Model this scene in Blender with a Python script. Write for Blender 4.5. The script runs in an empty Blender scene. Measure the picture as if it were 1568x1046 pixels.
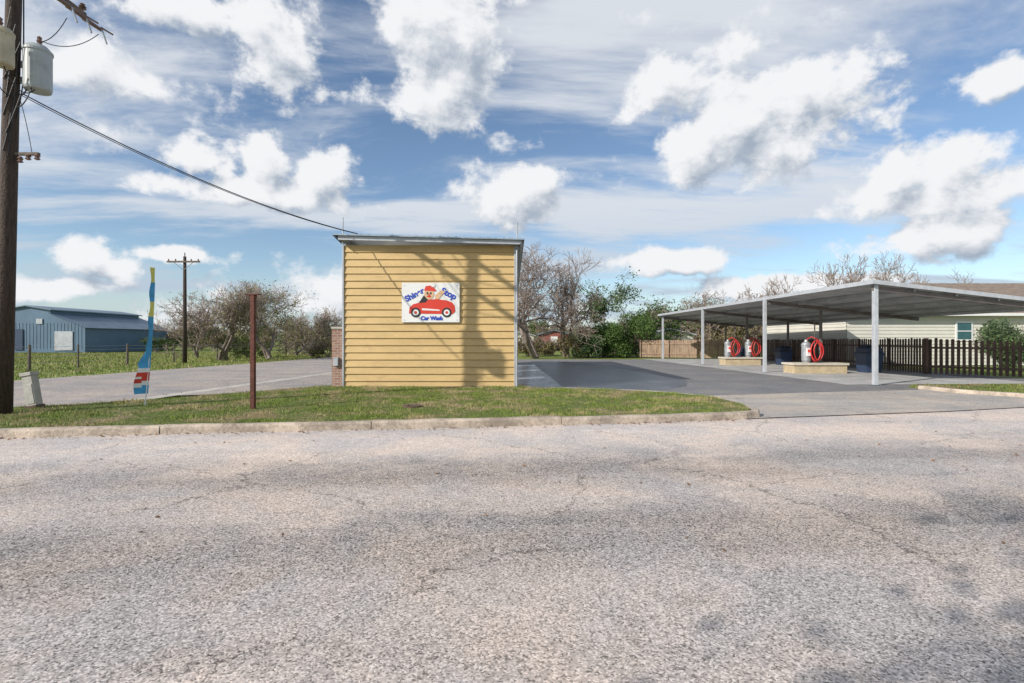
import bpy, math, random
import numpy as np
from mathutils import Vector, Matrix
random.seed(7); RNG=np.random.default_rng(7)
sc=bpy.context.scene
F=784.0; V0=520.0; CH=1.5
def P(u,v,d):  # photo pixel at depth d -> world
    return ((u-784)/F*d, d, CH+(V0-v)/F*d)
# ---------------------------------------------------------------- materials
def newmat(name):
    m=bpy.data.materials.new(name); m.use_nodes=True
    nt=m.node_tree; b=nt.nodes['Principled BSDF']; return m,nt,b
class NB:
    def __init__(s,nt): s.nt=nt
    def n(s,t,**k):
        x=s.nt.nodes.new(t)
        for a,v in k.items(): setattr(x,a,v)
        return x
    def put(s,sock,v):
        if v is None: return
        if hasattr(v,'links') or isinstance(v,bpy.types.NodeSocket): s.nt.links.new(v,sock)
        else: sock.default_value=v
    def m(s,op,a,b=None,c=None,clamp=False):
        x=s.n('ShaderNodeMath',operation=op); x.use_clamp=clamp
        s.put(x.inputs[0],a); s.put(x.inputs[1],b); s.put(x.inputs[2],c); return x.outputs[0]
    def vm(s,op,a,b=None,scale=None,c=None):
        x=s.n('ShaderNodeVectorMath',operation=op)
        s.put(x.inputs[0],a); s.put(x.inputs[1],b)
        if c is not None: s.put(x.inputs[2],c)
        if scale is not None: s.put(x.inputs[3],scale)
        return x.outputs[1] if op in('LENGTH','DOT_PRODUCT','DISTANCE') else x.outputs[0]
    def noise(s,vec,scale,detail=4,rough=0.55,dist=0.0):
        x=s.n('ShaderNodeTexNoise'); s.put(x.inputs['Vector'],vec)
        x.inputs['Scale'].default_value=scale; x.inputs['Detail'].default_value=detail
        x.inputs['Roughness'].default_value=rough; x.inputs['Distortion'].default_value=dist
        return x.outputs['Fac']
    def vor(s,vec,scale,feature='F1'):
        x=s.n('ShaderNodeTexVoronoi',feature=feature); s.put(x.inputs['Vector'],vec)
        x.voronoi_dimensions='2D'
        x.inputs['Scale'].default_value=scale; return x
    def ss(s,v,a,b,lo=0.0,hi=1.0):
        x=s.n('ShaderNodeMapRange',interpolation_type='SMOOTHSTEP'); s.put(x.inputs[0],v)
        s.put(x.inputs[1],a);s.put(x.inputs[2],b);s.put(x.inputs[3],lo);s.put(x.inputs[4],hi); return x.outputs[0]
    def mix(s,f,a,b,mode='MIX'):
        x=s.n('ShaderNodeMix',data_type='RGBA',blend_type=mode)
        s.put(x.inputs[0],f)
        for i,v in((6,a),(7,b)):
            if isinstance(v,tuple) and len(v)==3: v=(*v,1)
            s.put(x.inputs[i],v)
        return x.outputs[2]
    def pos(s): return s.n('ShaderNodeNewGeometry').outputs['Position']
    def scl(s,v,sx,sy,sz): return s.vm('MULTIPLY',v,(sx,sy,sz))
    def bump(s,b,h,dist=0.01,strength=1.0):
        x=s.n('ShaderNodeBump'); x.inputs['Distance'].default_value=dist; x.inputs['Strength'].default_value=strength
        s.put(x.inputs['Height'],h); s.nt.links.new(x.outputs[0],b.inputs['Normal'])
def mat(name,c,rough=0.6,var=0.25,scale=3.0,metal=0.0,bump=0.0,bs=40,dirt=None,stretch=(1,1,1)):
    m,nt,b=newmat(name); k=NB(nt); p=k.scl(k.pos(),*stretch)
    n1=k.noise(p,scale,4,0.6); n2=k.noise(p,scale*9,2,0.6)
    f=k.ss(k.m('ADD',k.m('MULTIPLY',n1,0.7),k.m('MULTIPLY',n2,0.3)),0.32,0.68)
    lo=tuple(x*(1-var) for x in c); hi=tuple(min(1,x*(1+var*0.6)) for x in c)
    col=k.mix(f,lo,hi)
    if dirt:
        d=k.ss(k.noise(p,scale*1.7,5,0.7),0.55,0.72); col=k.mix(k.m('MULTIPLY',d,0.6),col,dirt)
    nt.links.new(col,b.inputs['Base Color']); b.inputs['Roughness'].default_value=rough
    b.inputs['Metallic'].default_value=metal
    if bump: k.bump(b,k.noise(k.pos(),bs,2,0.6),bump)
    return m
def asphalt(name,base,warm=0.0,road=False,speck=1.0):
    m,nt,b=newmat(name); k=NB(nt); p=k.pos()
    v=k.vor(p,105); sp=k.n('ShaderNodeSeparateColor'); nt.links.new(v.outputs['Color'],sp.inputs[0])
    rnd=sp.outputs[0]
    stone=k.m('SUBTRACT',k.m('MULTIPLY',k.ss(rnd,0.5,1.0),0.62),k.m('MULTIPLY',k.ss(rnd,0.35,0.0),0.55))
    g=k.m('ADD',1.0,k.m('MULTIPLY',stone,speck))
    n1=k.noise(p,5.5,4,0.7); n2=k.noise(p,0.55,5,0.65,0.4)
    st=k.noise(k.scl(p,0.12,0.95,1),1.0,4,0.65,0.5)
    n3=k.noise(p,34,3,0.75)
    g=k.m('ADD',g,k.m('MULTIPLY',k.m('SUBTRACT',n1,0.5),0.6))
    g=k.m('ADD',g,k.m('MULTIPLY',k.m('SUBTRACT',n3,0.5),1.1*speck))
    g=k.m('ADD',g,k.m('MULTIPLY',k.m('SUBTRACT',n2,0.5),0.75))
    g=k.m('ADD',g,k.m('MULTIPLY',k.m('SUBTRACT',st,0.5),0.7))
    if road:
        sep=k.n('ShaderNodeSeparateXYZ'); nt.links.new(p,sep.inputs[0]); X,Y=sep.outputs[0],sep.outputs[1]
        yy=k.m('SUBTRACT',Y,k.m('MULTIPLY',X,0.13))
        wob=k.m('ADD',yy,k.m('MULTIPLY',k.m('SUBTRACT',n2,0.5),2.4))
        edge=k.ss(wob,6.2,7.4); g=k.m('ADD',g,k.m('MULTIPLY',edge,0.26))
        b1=k.m('MULTIPLY',k.ss(wob,3.0,3.7),k.ss(wob,4.7,4.0))  # shadow band across the road, painted into the asphalt colour
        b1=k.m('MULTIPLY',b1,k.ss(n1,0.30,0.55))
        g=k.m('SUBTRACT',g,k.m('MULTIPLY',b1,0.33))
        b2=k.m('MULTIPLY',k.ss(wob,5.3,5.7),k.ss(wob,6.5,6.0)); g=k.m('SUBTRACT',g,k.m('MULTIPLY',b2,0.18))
    dn=k.n('ShaderNodeTexNoise'); nt.links.new(p,dn.inputs['Vector']); dn.inputs['Scale'].default_value=1.5; dn.inputs['Detail'].default_value=5; dn.inputs['Roughness'].default_value=0.72
    pd=k.vm('ADD',p,k.vm('SCALE',k.vm('SUBTRACT',dn.outputs['Color'],(0.5,0.5,0.5)),None,0.9))
    e=k.vor(k.scl(pd,0.40,0.5,1),1.0,'DISTANCE_TO_EDGE').outputs['Distance']
    ck=k.m('MULTIPLY',k.ss(e,0.007,0.002),k.ss(n2,0.42,0.50))
    e2=k.vor(k.scl(pd,1.2,1.5,1),1.0,'DISTANCE_TO_EDGE').outputs['Distance']
    ck2=k.m('MULTIPLY',k.ss(e2,0.013,0.005),k.ss(st,0.52,0.60))
    ck=k.m('MAXIMUM',ck,k.m('MULTIPLY',ck2,0.5))
    g=k.m('MULTIPLY',g,k.m('SUBTRACT',1.0,k.m('MULTIPLY',ck,0.55)))
    g=k.m('MAXIMUM',g,0.15)
    c1=base; c2=(c1[0]*(1.10+warm),c1[1]*(1.02+warm*0.4),c1[2]*0.93)
    col=k.mix(k.ss(n2,0.35,0.65),c1,c2)
    cg=k.n('ShaderNodeCombineXYZ'); 
    for i in range(3): nt.links.new(g,cg.inputs[i])
    col=k.mix(1.0,col,cg.outputs[0],'MULTIPLY')
    nt.links.new(col,b.inputs['Base Color'])
    b.inputs['Roughness'].default_value=0.85; b.inputs['Specular IOR Level'].default_value=0.3
    k.bump(b,n3,0.010,0.5)
    return m
def grassmat(name,greens,dry,fine=9.0,rough=0.8,bias=0.0,bumpy=True):
    m,nt,b=newmat(name); k=NB(nt); p=k.pos()
    n1=k.noise(p,0.9,4,0.65); n2=k.noise(p,fine,3,0.7)
    col=k.mix(k.ss(n2,0.35,0.65),greens[0],greens[1])
    f=k.ss(k.m('ADD',k.m('MULTIPLY',n1,0.65),k.m('MULTIPLY',n2,0.35)),0.50-bias,0.62-bias)
    col=k.mix(f,col,dry)
    nt.links.new(col,b.inputs['Base Color']); b.inputs['Roughness'].default_value=rough
    b.inputs['Specular IOR Level'].default_value=0.2
    if bumpy: k.bump(b,k.noise(p,30,2,0.7),0.03)
    return m
def leafmat(name,c1,c2,c3=None,sc_=1.2):
    m,nt,b=newmat(name); k=NB(nt); p=k.pos()
    n=k.noise(p,sc_,4,0.75)
    col=k.mix(k.ss(n,0.38,0.62),c1,c2)
    if c3: col=k.mix(k.ss(n,0.6,0.75),col,c3)
    nt.links.new(col,b.inputs['Base Color']); b.inputs['Roughness'].default_value=0.6
    b.inputs['Specular IOR Level'].default_value=0.25
    return m
M={}
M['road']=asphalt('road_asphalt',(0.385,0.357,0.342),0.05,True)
M['side']=asphalt('side_street_asphalt',(0.30,0.28,0.27),0.02)
M['lot']=asphalt('lot_asphalt',(0.18,0.182,0.19),0,False,0.6)
M['drive']=asphalt('driveway_asphalt',(0.36,0.34,0.32),0.03,False,0.6)
M['conc']=mat('concrete',(0.50,0.46,0.41),0.85,0.3,1.5,bump=0.01,bs=60,dirt=(0.25,0.22,0.18))
M['kerb']=mat('kerb_concrete',(0.47,0.39,0.31),0.9,0.45,2.2,bump=0.015,bs=50,dirt=(0.15,0.115,0.085))
M['slab']=mat('slab_concrete',(0.42,0.415,0.405),0.8,0.3,0.9,bump=0.006,dirt=(0.2,0.2,0.2))
M['wetslab']=mat('wash_slab',(0.25,0.27,0.31),0.25,0.6,0.8,dirt=(0.09,0.10,0.12))
M['wetshade']=mat('wet_shadow_asphalt',(0.055,0.06,0.075),0.35,0.5,0.7,dirt=(0.16,0.165,0.18))  # wet asphalt tone with building shade darkened into the colour
M['field']=grassmat('field_grass',((0.13,0.18,0.035),(0.19,0.25,0.05)),(0.28,0.25,0.10),2.0)
M['lawn']=grassmat('lawn_soil',((0.09,0.12,0.028),(0.14,0.17,0.045)),(0.25,0.19,0.11),9.0,bias=0.02)
M['blade']=grassmat('grass_blades',((0.13,0.18,0.03),(0.24,0.30,0.06)),(0.40,0.33,0.17),6.0,0.55,0.035,False)
M['leaflit']=mat('dry_leaves',(0.22,0.12,0.06),0.8,0.4,8)
M['siding']=mat('tan_metal_siding',(0.56,0.39,0.17),0.5,0.13,0.8,stretch=(1,1,3),dirt=(0.38,0.26,0.12))
M['trim']=mat('grey_trim',(0.42,0.44,0.47),0.45,0.2,3,metal=0.2)
M['roofm']=mat('roof_sheet',(0.36,0.42,0.48),0.35,0.25,2,metal=0.5)
M['white']=mat('white_paint',(0.74,0.74,0.73),0.5,0.06,4)
M['steel']=mat('painted_steel_post',(0.55,0.57,0.6),0.4,0.15,4,metal=0.3)
M['galv']=mat('galvanised_steel',(0.36,0.38,0.40),0.45,0.3,5,metal=0.4)
M['under']=mat('canopy_underside',(0.40,0.41,0.41),0.55,0.25,1.2,metal=0.2)
M['purlin']=mat('purlin_steel',(0.16,0.14,0.13),0.6,0.3,3)
M['rust']=mat('rusty_post',(0.11,0.035,0.022),0.8,0.5,12,bump=0.01)
M['pole']=mat('creosote_wood',(0.060,0.040,0.030),0.85,0.5,6,stretch=(6,6,0.6),bump=0.02,bs=25)
M['arm']=mat('weathered_arm',(0.14,0.11,0.09),0.85,0.4,8)
M['trafo']=mat('transformer_grey',(0.36,0.39,0.40),0.45,0.15,5,dirt=(0.22,0.21,0.19))
M['trafo2']=mat('transformer_tan',(0.45,0.40,0.28),0.45,0.2,5,dirt=(0.25,0.2,0.12))
M['porc']=mat('porcelain',(0.17,0.10,0.08),0.2,0.1,5)
M['black']=mat('black_rubber',(0.02,0.02,0.022),0.6,0.2,5)
M['bark']=mat('bark',(0.22,0.175,0.15),0.9,0.4,5)
M['twig']=mat('twig',(0.33,0.26,0.22),0.9,0.35,1.5)
M['twigd']=mat('twig_dark',(0.17,0.135,0.11),0.9,0.35,1.5)
M['leafg']=leafmat('leaf_green',(0.045,0.085,0.02),(0.09,0.15,0.035),(0.14,0.19,0.05))
M['leaft']=leafmat('leaf_teal',(0.06,0.10,0.045),(0.11,0.16,0.06))
M['leafy']=leafmat('leaf_young',(0.16,0.19,0.05),(0.24,0.27,0.08))
M['leafb']=leafmat('leaf_brown',(0.16,0.125,0.07),(0.19,0.17,0.07))
M['fence']=mat('dark_fence_wood',(0.13,0.085,0.066),0.85,0.45,2.5,stretch=(3,3,0.5),bump=0.01)
M['fencel']=mat('cedar_fence_wood',(0.33,0.23,0.16),0.85,0.35,2.5,stretch=(3,3,0.5))
M['bluebarn']=mat('blue_barn_sheet',(0.085,0.155,0.235),0.5,0.15,0.5)
M['barnroof']=mat('barn_roof_sheet',(0.16,0.22,0.28),0.45,0.2,0.6,metal=0.3)
M['glass']=mat('window_glass',(0.04,0.11,0.12),0.08,0.2,3)
M['cream']=mat('cream_siding',(0.62,0.60,0.53),0.6,0.06,1)
M['shingle']=mat('brown_shingle',(0.24,0.185,0.145),0.9,0.35,3,stretch=(1,1,4),bump=0.02)
M['blockt']=mat('tan_block',(0.50,0.40,0.25),0.85,0.2,5,bump=0.01)
M['blockc']=mat('block_cap',(0.55,0.50,0.42),0.85,0.15,5)
M['redhose']=mat('red_hose',(0.55,0.03,0.03),0.4,0.15,8)
M['navy']=mat('navy_bin',(0.03,0.05,0.10),0.4,0.2,5)
M['navyl']=mat('navy_bin_lid',(0.02,0.03,0.06),0.35,0.2,5)
M['red']=mat('red_vinyl',(0.62,0.05,0.03),0.4,0.06,5)
M['blue']=mat('blue_vinyl',(0.03,0.07,0.45),0.4,0.06,5)
M['skin']=mat('cartoon_tan',(0.65,0.42,0.25),0.5,0.05,5)
M['yellow']=mat('yellow_cloth',(0.62,0.58,0.14),0.7,0.1,5)
M['cyan']=mat('cyan_cloth',(0.06,0.32,0.60),0.7,0.25,5)
M['redc']=mat('red_cloth',(0.6,0.05,0.03),0.7,0.1,5)
M['ped']=mat('pedestal_grey',(0.40,0.39,0.35),0.6,0.2,6,dirt=(0.22,0.2,0.17))
M['redshed']=mat('red_shed_paint',(0.26,0.09,0.07),0.7,0.2,2)
M['rustiron']=mat('cast_iron',(0.10,0.06,0.045),0.8,0.4,12)
def brickmat():
    m,nt,b=newmat('red_brick'); k=NB(nt)
    sep=k.n('ShaderNodeSeparateXYZ'); nt.links.new(k.pos(),sep.inputs[0])
    cb=k.n('ShaderNodeCombineXYZ'); nt.links.new(k.m('ADD',sep.outputs[0],sep.outputs[1]),cb.inputs[0]); nt.links.new(sep.outputs[2],cb.inputs[1])
    t=k.n('ShaderNodeTexBrick'); nt.links.new(cb.outputs[0],t.inputs['Vector'])
    t.inputs['Scale'].default_value=1.0; t.inputs['Brick Width'].default_value=0.2; t.inputs['Row Height'].default_value=0.075; t.inputs['Mortar Size'].default_value=0.008
    t.inputs['Color1'].default_value=(0.27,0.13,0.09,1); t.inputs['Color2'].default_value=(0.36,0.21,0.15,1); t.inputs['Mortar'].default_value=(0.4,0.37,0.33,1)
    nt.links.new(t.outputs[0],b.inputs['Base Color']); b.inputs['Roughness'].default_value=0.9
    k.bump(b,t.outputs['Fac'],-0.01); return m
M['brick']=brickmat()
# ---------------------------------------------------------------- mesh helpers
def obj_from(name,verts,faces,mats,midx=None,parent=None,smooth=False):
    me=bpy.data.meshes.new(name); me.from_pydata([tuple(v) for v in verts],[],[tuple(f) for f in faces])
    for mm in mats: me.materials.append(mm)
    if midx is not None: me.polygons.foreach_set('material_index',midx)
    if smooth: me.polygons.foreach_set('use_smooth',[True]*len(me.polygons))
    me.update(); o=bpy.data.objects.new(name,me); sc.collection.objects.link(o)
    if parent: o.parent=parent
    return o
def arr_mesh(name,parts,mats):
    me=bpy.data.meshes.new(name)
    nv=sum(len(p[0]) for p in parts); nl=sum(p[1].size for p in parts); nf=sum(len(p[1]) for p in parts)
    me.vertices.add(nv); me.loops.add(nl); me.polygons.add(nf)
    me.vertices.foreach_set('co',np.concatenate([p[0].reshape(-1) for p in parts]).astype(np.float32))
    off=0; li=[];ls=[];mi=[];lo=0
    for v,f,m_ in parts:
        li.append((f+off).reshape(-1)); K=f.shape[1]
        ls.append(lo+np.arange(len(f))*K); lo+=f.size; mi.append(np.full(len(f),m_)); off+=len(v)
    me.loops.foreach_set('vertex_index',np.concatenate(li).astype(np.int32))
    me.polygons.foreach_set('loop_start',np.concatenate(ls).astype(np.int32))
    me.polygons.foreach_set('material_index',np.concatenate(mi).astype(np.int32))
    for mm in mats: me.materials.append(mm)
    me.update(calc_edges=True); me.validate(); return me
def empty(name,loc=(0,0,0)):
    o=bpy.data.objects.new(name,None); sc.collection.objects.link(o); o.empty_display_size=0.3; return o
class MB:
    def __init__(s): s.v=[];s.f=[];s.mi=[];s.mats=[]
    def mid(s,m_):
        m_=M[m_]
        if m_ not in s.mats: s.mats.append(m_)
        return s.mats.index(m_)
    def add(s,vs,fs,m_):
        o=len(s.v); s.v+= [tuple(v) for v in vs]; i=s.mid(m_)
        for f in fs: s.f.append(tuple(o+a for a in f)); s.mi.append(i)
    def box(s,c,size,m_,rz=0.0,tilt=None):
        x,y,z=[a/2 for a in size]
        vs=[Vector((a,b,d)) for a in(-x,x) for b in(-y,y) for d in(-z,z)]
        R=Matrix.Rotation(rz,3,'Z')
        if tilt is not None: R=R@tilt
        vs=[R@v+Vector(c) for v in vs]
        s.add(vs,[(0,1,3,2),(4,6,7,5),(0,4,5,1),(2,3,7,6),(0,2,6,4),(1,5,7,3)],m_)
    def tube(s,pts,rs,m_,n=8,cap=True):
        pts=[Vector(p) for p in pts]
        if not hasattr(rs,'__len__'): rs=[rs]*len(pts)
        vs=[];N=len(pts)
        ref=None
        for i,p in enumerate(pts):
            d=(pts[min(i+1,N-1)]-pts[max(i-1,0)]).normalized()
            if ref is None or abs(ref.dot(d))>0.95: ref=Vector((0,0,1)) if abs(d.z)<0.9 else Vector((1,0,0))
            a=d.cross(ref).normalized(); b=d.cross(a)
            for j in range(n):
                t=2*math.pi*j/n; vs.append(p+(a*math.cos(t)+b*math.sin(t))*rs[i])
        fs=[(i*n+j,i*n+(j+1)%n,(i+1)*n+(j+1)%n,(i+1)*n+j) for i in range(N-1) for j in range(n)]
        if cap: fs+=[tuple(range(n))[::-1],tuple((N-1)*n+j for j in range(n))]
        s.add(vs,fs,m_)
    def lathe(s,c,prof,m_,n=20):
        s.tube([(c[0],c[1],c[2]+z) for r,z in prof],[max(r,0.002) for r,z in prof],m_,n)
    def poly(s,pts,m_): s.add(pts,[tuple(range(len(pts)))],m_)
    def obj(s,name,parent=None,smooth=False,bevel=0):
        o=obj_from(name,s.v,s.f,s.mats,s.mi,parent,smooth)
        if bevel:
            b=o.modifiers.new('b','BEVEL'); b.width=bevel; b.segments=2; b.limit_method='ANGLE'
        return o
def sheet(name,pts,z,m_,parent=None):
    import mathutils
    b=MB(); vs=[Vector((x,y,z)) for x,y in pts]
    tris=mathutils.geometry.tessellate_polygon([vs])
    fs=[]
    for t in tris:
        a,b_,c=[vs[i] for i in t]
        fs.append(t if (b_-a).cross(c-a).z>0 else t[::-1])
    b.add(vs,fs,m_); return b.obj(name,parent)
# ---------------------------------------------------------------- camera
cam=bpy.data.cameras.new('camera'); co=bpy.data.objects.new('camera',cam); sc.collection.objects.link(co)
co.location=(0,0,CH); co.rotation_euler=(math.radians(90),0,0); cam.lens=18; cam.sensor_width=36; cam.clip_end=6000; cam.shift_y=-0.0019
sc.camera=co
# ---------------------------------------------------------------- sun + sky
EL=math.radians(29.5); SD=Vector((-0.825,-0.565,0)).normalized()
L=bpy.data.lights.new('sun','SUN'); L.energy=5.0; L.angle=math.radians(0.5); L.color=(1,0.94,0.86)
lo=bpy.data.objects.new('sun',L); sc.collection.objects.link(lo)
sdir=Vector((SD.x*math.cos(EL),SD.y*math.cos(EL),math.sin(EL)))
lo.rotation_euler=(-sdir).to_track_quat('-Z','Y').to_euler(); lo.location=(-20,-20,30)
w=bpy.data.worlds.new('World'); sc.world=w; w.use_nodes=True; nt=w.node_tree; nt.nodes.clear(); k=NB(nt)
w.cycles.sampling_method='MANUAL'; w.cycles.sample_map_resolution=256
sky=k.n('ShaderNodeTexSky',sky_type='NISHITA'); sky.sun_disc=False; sky.sun_elevation=EL; sky.sun_rotation=math.atan2(SD.x,SD.y)%(2*math.pi)
sky.air_density=1.0; sky.dust_density=0.3; sky.ozone_density=2.5
blobs=[(310,248,56,32),(420,250,46,42),(490,264,58,44),(400,298,140,22),
 (400,60,90,70),(290,15,100,34),(690,45,100,80),(665,150,95,32),
 (800,300,58,40),(1010,142,58,38),(1140,190,92,70),(1240,140,96,58),(1200,220,105,42),(1058,238,46,44),
 (1375,268,72,44),(1440,258,68,46),(1420,305,150,32),(1515,126,60,26),
 (130,392,50,34),(185,412,46,22),(262,390,50,14),(60,448,70,22),(115,440,60,16),
 (1040,402,85,18),(1430,360,130,38),(1180,440,160,18)]
prm=[]
for (u,v,ru,rv) in blobs:
    dx=(u-784)/F; a=math.atan(dx); e=math.atan((V0-v)/F/math.hypot(1,dx))
    ra=ru/F*math.cos(a)**2; re=rv/F*math.cos(a)
    prm.append((a,e,1/ra,1/re))
def blobfield(q,azel):
    acc=None
    for a,e,ia,ie in prm:
        l=q.vm('LENGTH',q.vm('MULTIPLY_ADD',azel,(ia,ie,0),None,(-a*ia,-e*ie,0)))
        acc=l if acc is None else q.m('SMOOTH_MIN',acc,l,0.3)
    return q.m('MAXIMUM',q.m('SUBTRACT',1.0,acc),-0.9)
g=bpy.data.node_groups.new('cloud_density','ShaderNodeTree')
g.interface.new_socket('Vector',in_out='INPUT',socket_type='NodeSocketVector')
g.interface.new_socket('Density',in_out='OUTPUT',socket_type='NodeSocketFloat')
q=NB(g); gi=q.n('NodeGroupInput'); go=q.n('NodeGroupOutput')
D=gi.outputs[0]; sx=q.n('ShaderNodeSeparateXYZ'); g.links.new(D,sx.inputs[0])
x_,y_,z_=sx.outputs
az=q.m('ARCTAN2',x_,y_); el=q.m('ARCSINE',z_)
cb=q.n('ShaderNodeCombineXYZ'); g.links.new(az,cb.inputs[0]); g.links.new(el,cb.inputs[1])
MF=blobfield(q,cb.outputs[0])
nz=q.noise(q.scl(D,1,1,1.25),11.0,7,0.60,0.1)
big=q.noise(q.scl(D,1,1,2.2),2.6,2,0.5)
elf=q.ss(el,0.02,0.18,0.22,0.0)
den=q.m('ADD',MF,q.m('MULTIPLY',q.m('SUBTRACT',nz,0.475),3.4))
bg=q.m('ADD',q.m('MULTIPLY',q.m('SUBTRACT',nz,0.5),2.8),q.m('SUBTRACT',q.m('MULTIPLY',q.m('SUBTRACT',big,0.5),3.4),0.52))
den=q.m('MAXIMUM',den,q.m('ADD',bg,elf))
g.links.new(den,go.inputs[0])
tc=k.n('ShaderNodeTexCoord'); Dv=tc.outputs['Generated']
def grp(v):
    n=k.n('ShaderNodeGroup'); n.node_tree=g; nt.links.new(v,n.inputs[0]); return n.outputs[0]
d1=grp(Dv); d2=grp(k.vm('NORMALIZE',k.vm('ADD',Dv,(-0.018,0,0.034))))
cm=k.ss(d1,-0.22,0.34)
sh=k.m('ADD',0.77,k.m('MULTIPLY',k.m('SUBTRACT',d1,d2),0.52))
core=k.ss(d1,0.35,1.25); sh=k.m('SUBTRACT',sh,k.m('MULTIPLY',core,0.16))
ccol=k.mix(k.ss(sh,0.28,0.95),(0.38,0.45,0.55),(0.93,0.94,0.96))
s2=k.n('ShaderNodeSeparateXYZ'); nt.links.new(Dv,s2.inputs[0])
zz=k.m('ADD',k.m('MAXIMUM',s2.outputs[2],0.0),0.12)
pv=k.n('ShaderNodeCombineXYZ'); nt.links.new(k.m('DIVIDE',s2.outputs[0],zz),pv.inputs[0]); nt.links.new(k.m('DIVIDE',s2.outputs[1],zz),pv.inputs[1])
mp=k.n('ShaderNodeMapping'); nt.links.new(pv.outputs[0],mp.inputs[0]); mp.inputs['Rotation'].default_value=(0,0,math.radians(-16)); mp.inputs['Scale'].default_value=(0.42,1.0,1); mp.inputs['Location'].default_value=(3.1,1.7,0)
c1=k.noise(mp.outputs[0],1.3,7,0.62,0.35)
c2=k.noise(pv.outputs[0],0.5,2,0.5)
ci=k.m('ADD',k.m('MULTIPLY',c1,0.68),k.m('MULTIPLY',c2,0.32))
cim=k.ss(ci,0.435,0.575,0.0,0.93)
hz=k.ss(s2.outputs[2],0.0,0.13,0.62,0.0)
cim=k.m('MAXIMUM',cim,hz)
cicol=k.mix(k.ss(s2.outputs[2],0.02,0.30),(0.52,0.64,0.78),(0.84,0.88,0.94))
b1=k.n('ShaderNodeBackground'); nt.links.new(sky.outputs[0],b1.inputs[0]); b1.inputs[1].default_value=0.135
b2=k.n('ShaderNodeBackground'); nt.links.new(cicol,b2.inputs[0]); b2.inputs[1].default_value=0.88
b3=k.n('ShaderNodeBackground'); nt.links.new(ccol,b3.inputs[0]); b3.inputs[1].default_value=0.97
m1=k.n('ShaderNodeMixShader'); nt.links.new(cim,m1.inputs[0]); nt.links.new(b1.outputs[0],m1.inputs[1]); nt.links.new(b2.outputs[0],m1.inputs[2])
m2=k.n('ShaderNodeMixShader'); nt.links.new(cm,m2.inputs[0]); nt.links.new(m1.outputs[0],m2.inputs[1]); nt.links.new(b3.outputs[0],m2.inputs[2])
ow=k.n('ShaderNodeOutputWorld'); nt.links.new(m2.outputs[0],ow.inputs[0])
sc.view_settings.view_transform='Standard'; sc.view_settings.look='None'; sc.view_settings.exposure=0
# ---------------------------------------------------------------- ground & roads
sheet('ground',[(-3000,-3000),(3000,-3000),(3000,3000),(-3000,3000)],-0.05,'field')
CURB=[(-11.2,7.15),(-9.6,7.42),(-7.7,7.78),(-5.07,8.20),(-1.8,8.58),(0.87,8.98),(2.8,9.30),(4.45,9.66)]
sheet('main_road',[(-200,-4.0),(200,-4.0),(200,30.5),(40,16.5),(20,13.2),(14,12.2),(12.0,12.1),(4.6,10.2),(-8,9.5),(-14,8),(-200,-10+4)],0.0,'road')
sheet('side_street',[(-13.2,5),(-9.0,8.0),(-9.2,12.9),(-7.9,23),(-4.5,52),(6,140),(-8,140),(-14.2,52),(-17.6,22),(-18.6,16),(-24,8),(-26,4)],0.006,'side')
sheet('parking_lot',[(-8.6,15.2),(-5.0,14.6),(2.0,14.2),(6.2,12.8),(13.2,15.2),(19.5,16.6),(19.5,38.5),(-5.9,38.5)],0.012,'lot')
sheet('wet_shadow_patch',[(1.4,15.6),(3.0,15.0),(4.6,15.3),(5.6,16.4),(6.3,18.5),(6.0,22),(5.4,27),(4.6,33),(3.0,34.5),(1.2,33),(1.3,25)],0.017,'wetshade')  # damp lot patch, outlined and coloured as the wash building's painted cast shadow
sheet('driveway',[(4.4,9.62),(9,10.6),(13.5,11.9),(12.6,15.2),(9.5,14.6),(5.4,13.6),(4.3,13.2)],0.018,'drive')
sheet('canopy_slab',[(11.0,16.8),(18.0,17.3),(17.6,39.0),(9.9,39.0)],0.020,'slab')
sheet('wash_bay_slab',[(-5.3,15.35),(1.6,15.35),(1.3,30),(-5.3,30)],0.024,'wetslab')
sheet('concrete_gutter',[(-9.55,12.2),(-9.05,12.2),(-7.75,23.3),(-4.6,50),(-5.05,50),(-8.2,23.3)],0.018,'conc')
sheet('building_apron',[(-8.9,13.6),(-6.7,14.4),(-5.1,15.6),(-5.1,30),(-7.0,30),(-7.8,23)],0.015,'side')
sheet('concrete_strip',[(0.5,15.35),(2.8,14.75),(4.7,13.6),(4.95,13.75),(3.9,14.9),(2.4,15.5),(1.7,15.75)],0.029,'conc')
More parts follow.
